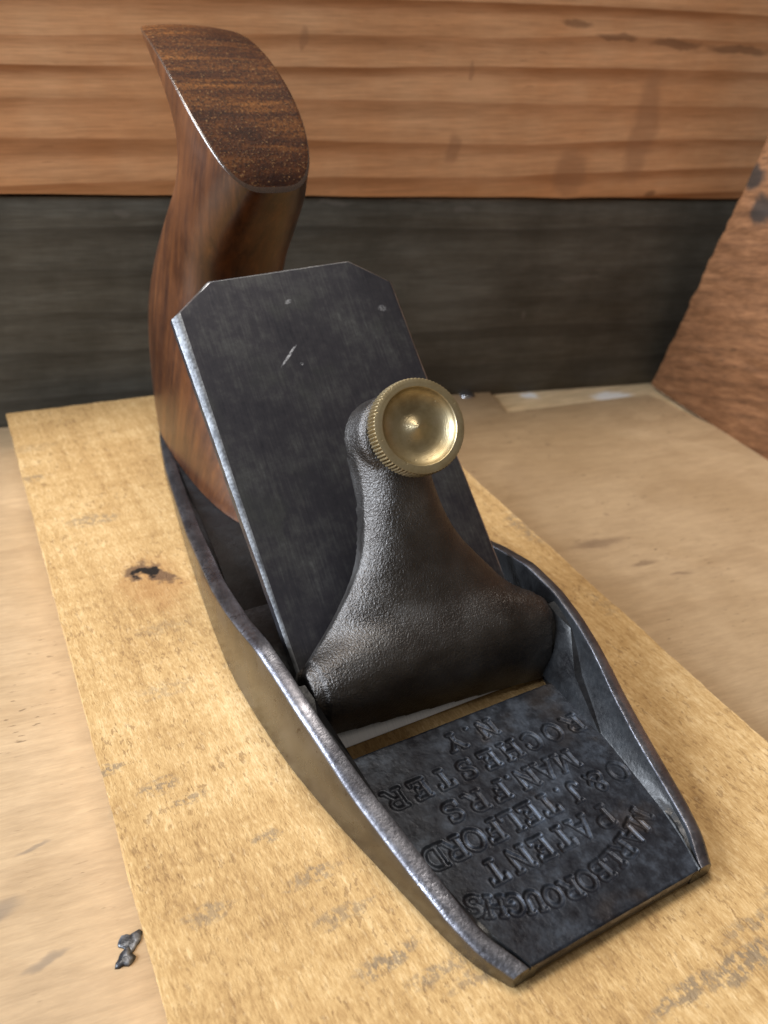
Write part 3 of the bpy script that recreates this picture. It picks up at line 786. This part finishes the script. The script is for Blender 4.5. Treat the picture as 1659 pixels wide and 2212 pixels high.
# ---------------------------------------------- lever cap
PH = math.radians(54)
K = np.array([0.8, 25.7, 67.3])                       # centre of the knob's face
AX = np.array([-0.13, -math.sin(PH), math.cos(PH)]); AX /= np.linalg.norm(AX)     # its axis, a little askew
def to_uvw(p):
    y, z = p[1] - 3.5, p[2] - .2
    return np.array([p[0], y * c42 + z * s42, -y * s42 + z * c42])
def build_cap():
    vk = [.4, 3, 6, 10, 14, 18, 19.5, 21, 23, 26, 29, 33, 37, 41, 45, 49, 53, 57, 62, 68]
    HW = [33.4, 33.8, 34, 34, 34, 34, 33.4, 31.0, 28.2, 24.6, 21.6, 18.0, 14.8, 12.6, 11.2, 10.2, 9.5, 9.3, 9.5, 9.0]
    WC = [2.2, 7.0, 10.8, 13.8, 15.4, 16.0, 16.0, 16.0, 16.1, 16.4, 17.0, 17.8, 18.8, 20.0, 21.3, 22.8, 24.2, 25.5, 26.4, 26.4]
    WE = [1.6, 6.2, 9.6, 12.0, 12.6, 11.2, 10.2, 9.2, 8.6, 9.4, 11, 12.6, 13.9, 14.9, 15.8, 16.8, 18, 19.2, 20.4, 21.5]
    V = np.linspace(.4, 63.5, 90); nu = 61
    hw = spline(vk, HW, V, 1.5); wc = spline(vk, WC, V, 1.8); we = spline(vk, WE, V, 1.8)
    U = np.linspace(-1, 1, nu); U = np.sign(U) * np.abs(U) ** .85
    top = []; botm = []
    for v, h, c, e in zip(V, hw, wc, we):
        for t in U:
            pw = 6.0 if v < 14 else (3.0 if v > 24 else 6.0 + (3.0 - 6.0) * (v - 14) / 10)
            w = e + (c - e) * (1 - abs(t) ** pw)
            sk = -0.085 * (t * h) * max(0, 1 - v / 14)
            vv = v + sk + 1.0 * max(0, 1 - v / 14)
            top.append((t * h, vv, w))
            th = 6.5 if v > 20 else 12.0
            botm.append((t * h * .96, vv + (1.6 if v < 3 else 0), max(.35, min(e - 3.2, w - th))))
    nv = len(V); N = len(top)
    verts = top + botm
    f = grid_faces(nv, nu); f += [tuple(i + N for i in q)[::-1] for q in grid_faces(nv, nu)]
    def seam(idx):
        for a, b in zip(idx[:-1], idx[1:]): f.append((a, b, b + N, a + N))
    seam([r * nu for r in range(nv)]); seam([r * nu + nu - 1 for r in range(nv)]); seam(list(range(nu))); seam([(nv - 1) * nu + c for c in range(nu)])
    # boss under the knob, along the screw's axis
    def cyl(h0, h1, r0, r1):
        b = len(verts); n = 40
        AB = np.array([0.0, -math.sin(PH), math.cos(PH)]); KB = np.array([0.6, 25.7, 67.3]); e1 = np.array([1.0, 0, 0]); e2 = np.cross(AB, e1)
        for (h, r) in ((h0, 0.01), (h0, r0 - 1.2), (h0 + 1.2, r0), (h1 - .1, r1), (h1, 0.01)):
            for i in range(n):
                a = 2 * math.pi * i / n
                verts.append(tuple(to_uvw(KB - AB * h + (e1 * math.cos(a) + e2 * math.sin(a)) * r)))
        f.extend(grid_faces(5, n, b, True))
    cyl(9.2, 18.5, 9.8, 10.2)
    o = mesh("lever_cap", verts, f, M['cap'], plane, mw=BED)
    md = o.modifiers.new("r", 'REMESH'); md.mode = 'VOXEL'; md.voxel_size = 0.55 * S; md.use_smooth_shade = True
    m2 = o.modifiers.new("s", 'SMOOTH'); m2.factor = .5; m2.iterations = 3
    dg = bpy.context.evaluated_depsgraph_get()
    me = bpy.data.meshes.new_from_object(o.evaluated_get(dg))
    o.modifiers.clear(); old = o.data; o.data = me; bpy.data.meshes.remove(old)
    me.name = "lever_cap"
    n = len(me.vertices); co = np.empty(n * 3); me.vertices.foreach_get('co', co); co = co.reshape(-1, 3)
    no = np.empty(n * 3); me.vertices.foreach_get('normal', no); no = no.reshape(-1, 3)
    mm = co / S
    d = fbm(mm, .12, 91, 2) * .06 + fbm(mm * np.array([1.0, .6, .6]), 1.3, 95, 2) * .014
    # shouldered ends that slip under the lugs
    end = np.abs(mm[:, 0]) > 31.0
    d = d - np.where(end & (mm[:, 2] > 4), .55, 0)
    co = co + no * (d * S)[:, None]
    me.vertices.foreach_set('co', co.ravel()); me.update()
    if not me.materials: me.materials.append(M['cap'])
    me.polygons.foreach_set('use_smooth', [True] * len(me.polygons))
    o['label'] = "black pebbled cast iron lever cap with flared foot"
    # bare filed patch at the left end of the foot
    return o
cap = build_cap()

# ---------------------------------------------- brass thumb screw
def build_knob():
    e3 = AX; e2 = np.cross(e3, np.array([1.0, 0, 0])); e2 /= np.linalg.norm(e2); e1 = np.cross(e2, e3)
    mw = Matrix(((e1[0], e2[0], e3[0], K[0] * S), (e1[1], e2[1], e3[1], K[1] * S), (e1[2], e2[2], e3[2], K[2] * S), (0, 0, 0, 1)))
    root = mesh("thumb_screw", [(0, 0, -7), (.1, 0, -7), (0, .1, -7)], [(0, 1, 2)], M['brass'], plane, mw=mw)
    teeth = 78; n = teeth * 6
    th = np.arange(n) / n * 2 * math.pi
    ph = (np.arange(n) % 6) / 6.0
    cut = 1 - np.abs(np.sin(ph * math.pi)) ** .8                      # 1 in the grooves
    prof = [(.02, -.95, 0), (.3, -1.08, 0), (.8, -1.36, 0), (1.4, -1.72, 0), (2.1, -2.12, 0), (2.9, -2.5, 0), (3.8, -2.78, 0), (4.8, -2.85, 0), (5.8, -2.7, 0), (6.7, -2.3, 0), (7.4, -1.85, 0), (7.95, -1.35, 0), (8.3, -.75, 0), (8.42, -.4, 0), (8.50, -.12, 0), (8.62, 0, 0),
            (9.3, .02, 0), (10.2, 0, 0), (10.38, -.05, .12), (10.52, -.28, .5), (10.62, -.8, .68), (10.68, -2.4, .70), (10.66, -4.4, .70), (10.45, -5.1, .6), (10.1, -5.4, .2), (9.2, -5.6, 0), (4.0, -5.8, 0), (3.6, -6.2, 0), (3.4, -11, 0)]
    vs = []
    for (r, z, k) in prof:
        rr = (r - cut * k * .95) * 1.03
        dz = 0
        vs += [tuple(v) for v in np.c_[rr * np.cos(th), rr * np.sin(th), np.full(n, z)]]
    f = grid_faces(len(prof), n, 0, True)
    f.append(tuple(range(n)))
    me = bpy.data.meshes.new("thumb_screw")
    me.from_pydata([tuple(np.array(v) * S) for v in vs], [], f); me.materials.append(M['brass'])
    bm = bmesh.new(); bm.from_mesh(me); bmesh.ops.recalc_face_normals(bm, faces=bm.faces); bm.to_mesh(me); bm.free()
    me.polygons.foreach_set('use_smooth', [True] * len(me.polygons)); me.set_sharp_from_angle(angle=math.radians(42)); me.update()
    old = root.data; root.data = me; bpy.data.meshes.remove(old)
    root['label'] = "knurled brass thumb screw with dished face"
    return root
build_knob()

# ---------------------------------------------- wooden handle
def build_handle():
    F = np.array([(86, 4.45), (92, 12), (108, 30), (122, 48), (130, 62), (128.5, 72), (123, 80), (118.5, 86), (114, 91), (111, 95), (109, 97.5), (108, 98.8)], float)
    Rr = np.array([(184, 4.45), (188, 15), (190, 35), (186, 51), (172, 70), (157.5, 86), (148, 97), (145, 106), (148.5, 114), (160, 122.0), (173, 127.6), (178.5, 130.8)], float)
    HWs = np.array([20.4, 20.2, 19.6, 19, 18.4, 18, 17.6, 17.3, 17.1, 17.0, 17.0, 17.0])
    key = np.arange(12.0); fine = np.linspace(0, 11, 111)
    def sm(a):
        out = np.zeros((len(fine),) + a.shape[1:])
        offs = np.linspace(-.7, .7, 9); w = np.exp(-(offs / .45) ** 2); w /= w.sum()
        for o_, ww in zip(offs, w):
            x = np.clip(fine + o_, 0, 11)
            # keep the ends in place: mirror about them
            xx = fine + o_
            over = np.where(xx < 0, -xx, np.where(xx > 11, 22 - xx, xx))
            def itp(c): return np.interp(over, key, c)
            val = np.stack([itp(a[:, c]) for c in range(a.shape[1])], 1) if a.ndim == 2 else itp(a)
            lo = np.interp(np.clip(xx, 0, 11), key, a if a.ndim == 1 else a[:, 0])
            if a.ndim == 2:
                e0 = a[0]; e1 = a[-1]
                val = np.where((xx < 0)[:, None], 2 * e0 - val, np.where((xx > 11)[:, None], 2 * e1 - val, val))
            out += ww * val
        return out
    Ff, Rf, H = sm(F), sm(Rr), sm(HWs)
    n = 120
    th = np.arange(n) / n * 2 * math.pi
    cs, sn = np.cos(th), np.sin(th)
    def section(f_, r_, h, s, scale=1.0):
        p = .85
        c = .5 - .5 * np.sign(cs) * np.abs(cs) ** p                   # 0 front, 1 rear
        top = np.clip((s - 6.5) / 4.0, 0, 1)
        q_rear = .50 + (.24 - .50) * top; q_front = .58 - .06 * top
        q = q_front + (q_rear - q_front) * np.clip((c - .2) / .6, 0, 1)
        x = h * np.sign(sn) * np.abs(sn) ** q
        c = .5 + (c - .5) * scale; x = x * scale
        bow = 9.0 * np.clip((s - 6.0) / 5.0, 0, 1) ** 1.5
        d = r_ - f_
        y = f_[0] + d[0] * c; z = f_[1] + d[1] * c + bow * (4 * c * (1 - c)).clip(0) ** .75
        z = z + 1.8 * np.clip((s - 7) / 4, 0, 1) * np.clip((c - .5) * 2, 0, 1) * (1 - (x / h) ** 2)
        return np.c_[x + .6 + 1.6 * np.clip(s / 8, 0, 1), y, z]
    vs = []
    for i, s in enumerate(fine): vs += [tuple(v) for v in section(Ff[i], Rf[i], H[i], s)]
    f = grid_faces(len(fine), n, 0, True); fm = [0] * len(f)
    base = (len(fine) - 1) * n
    prev = base
    # worn arris, then the end-grain top
    for sc in (.992, .98, .94, .88, .8, .65, .5, .35, .2, .08):
        b = len(vs); sec = section(Ff[-1], Rf[-1], H[-1], 11.0, sc); sec[:, 2] += (.24 if sc > .985 else (.34 if sc > .97 else .36))
        vs += [tuple(v) for v in sec]
        for j in range(n): f.append((prev + j, prev + (j + 1) % n, b + (j + 1) % n, b + j)); fm.append(2 if sc > .97 else 1)
        prev = b
    f.append(tuple(prev + j for j in range(n))); fm.append(1)
    f.append(tuple(range(n))[::-1]); fm.append(0)
    o = mesh("handle", vs, f, [M['tote'], M['tote_end'], M['arris']], plane, fm, sharp=50)
    o['label'] = "brown oiled wooden handle with end-grain top"
    return o
build_handle()
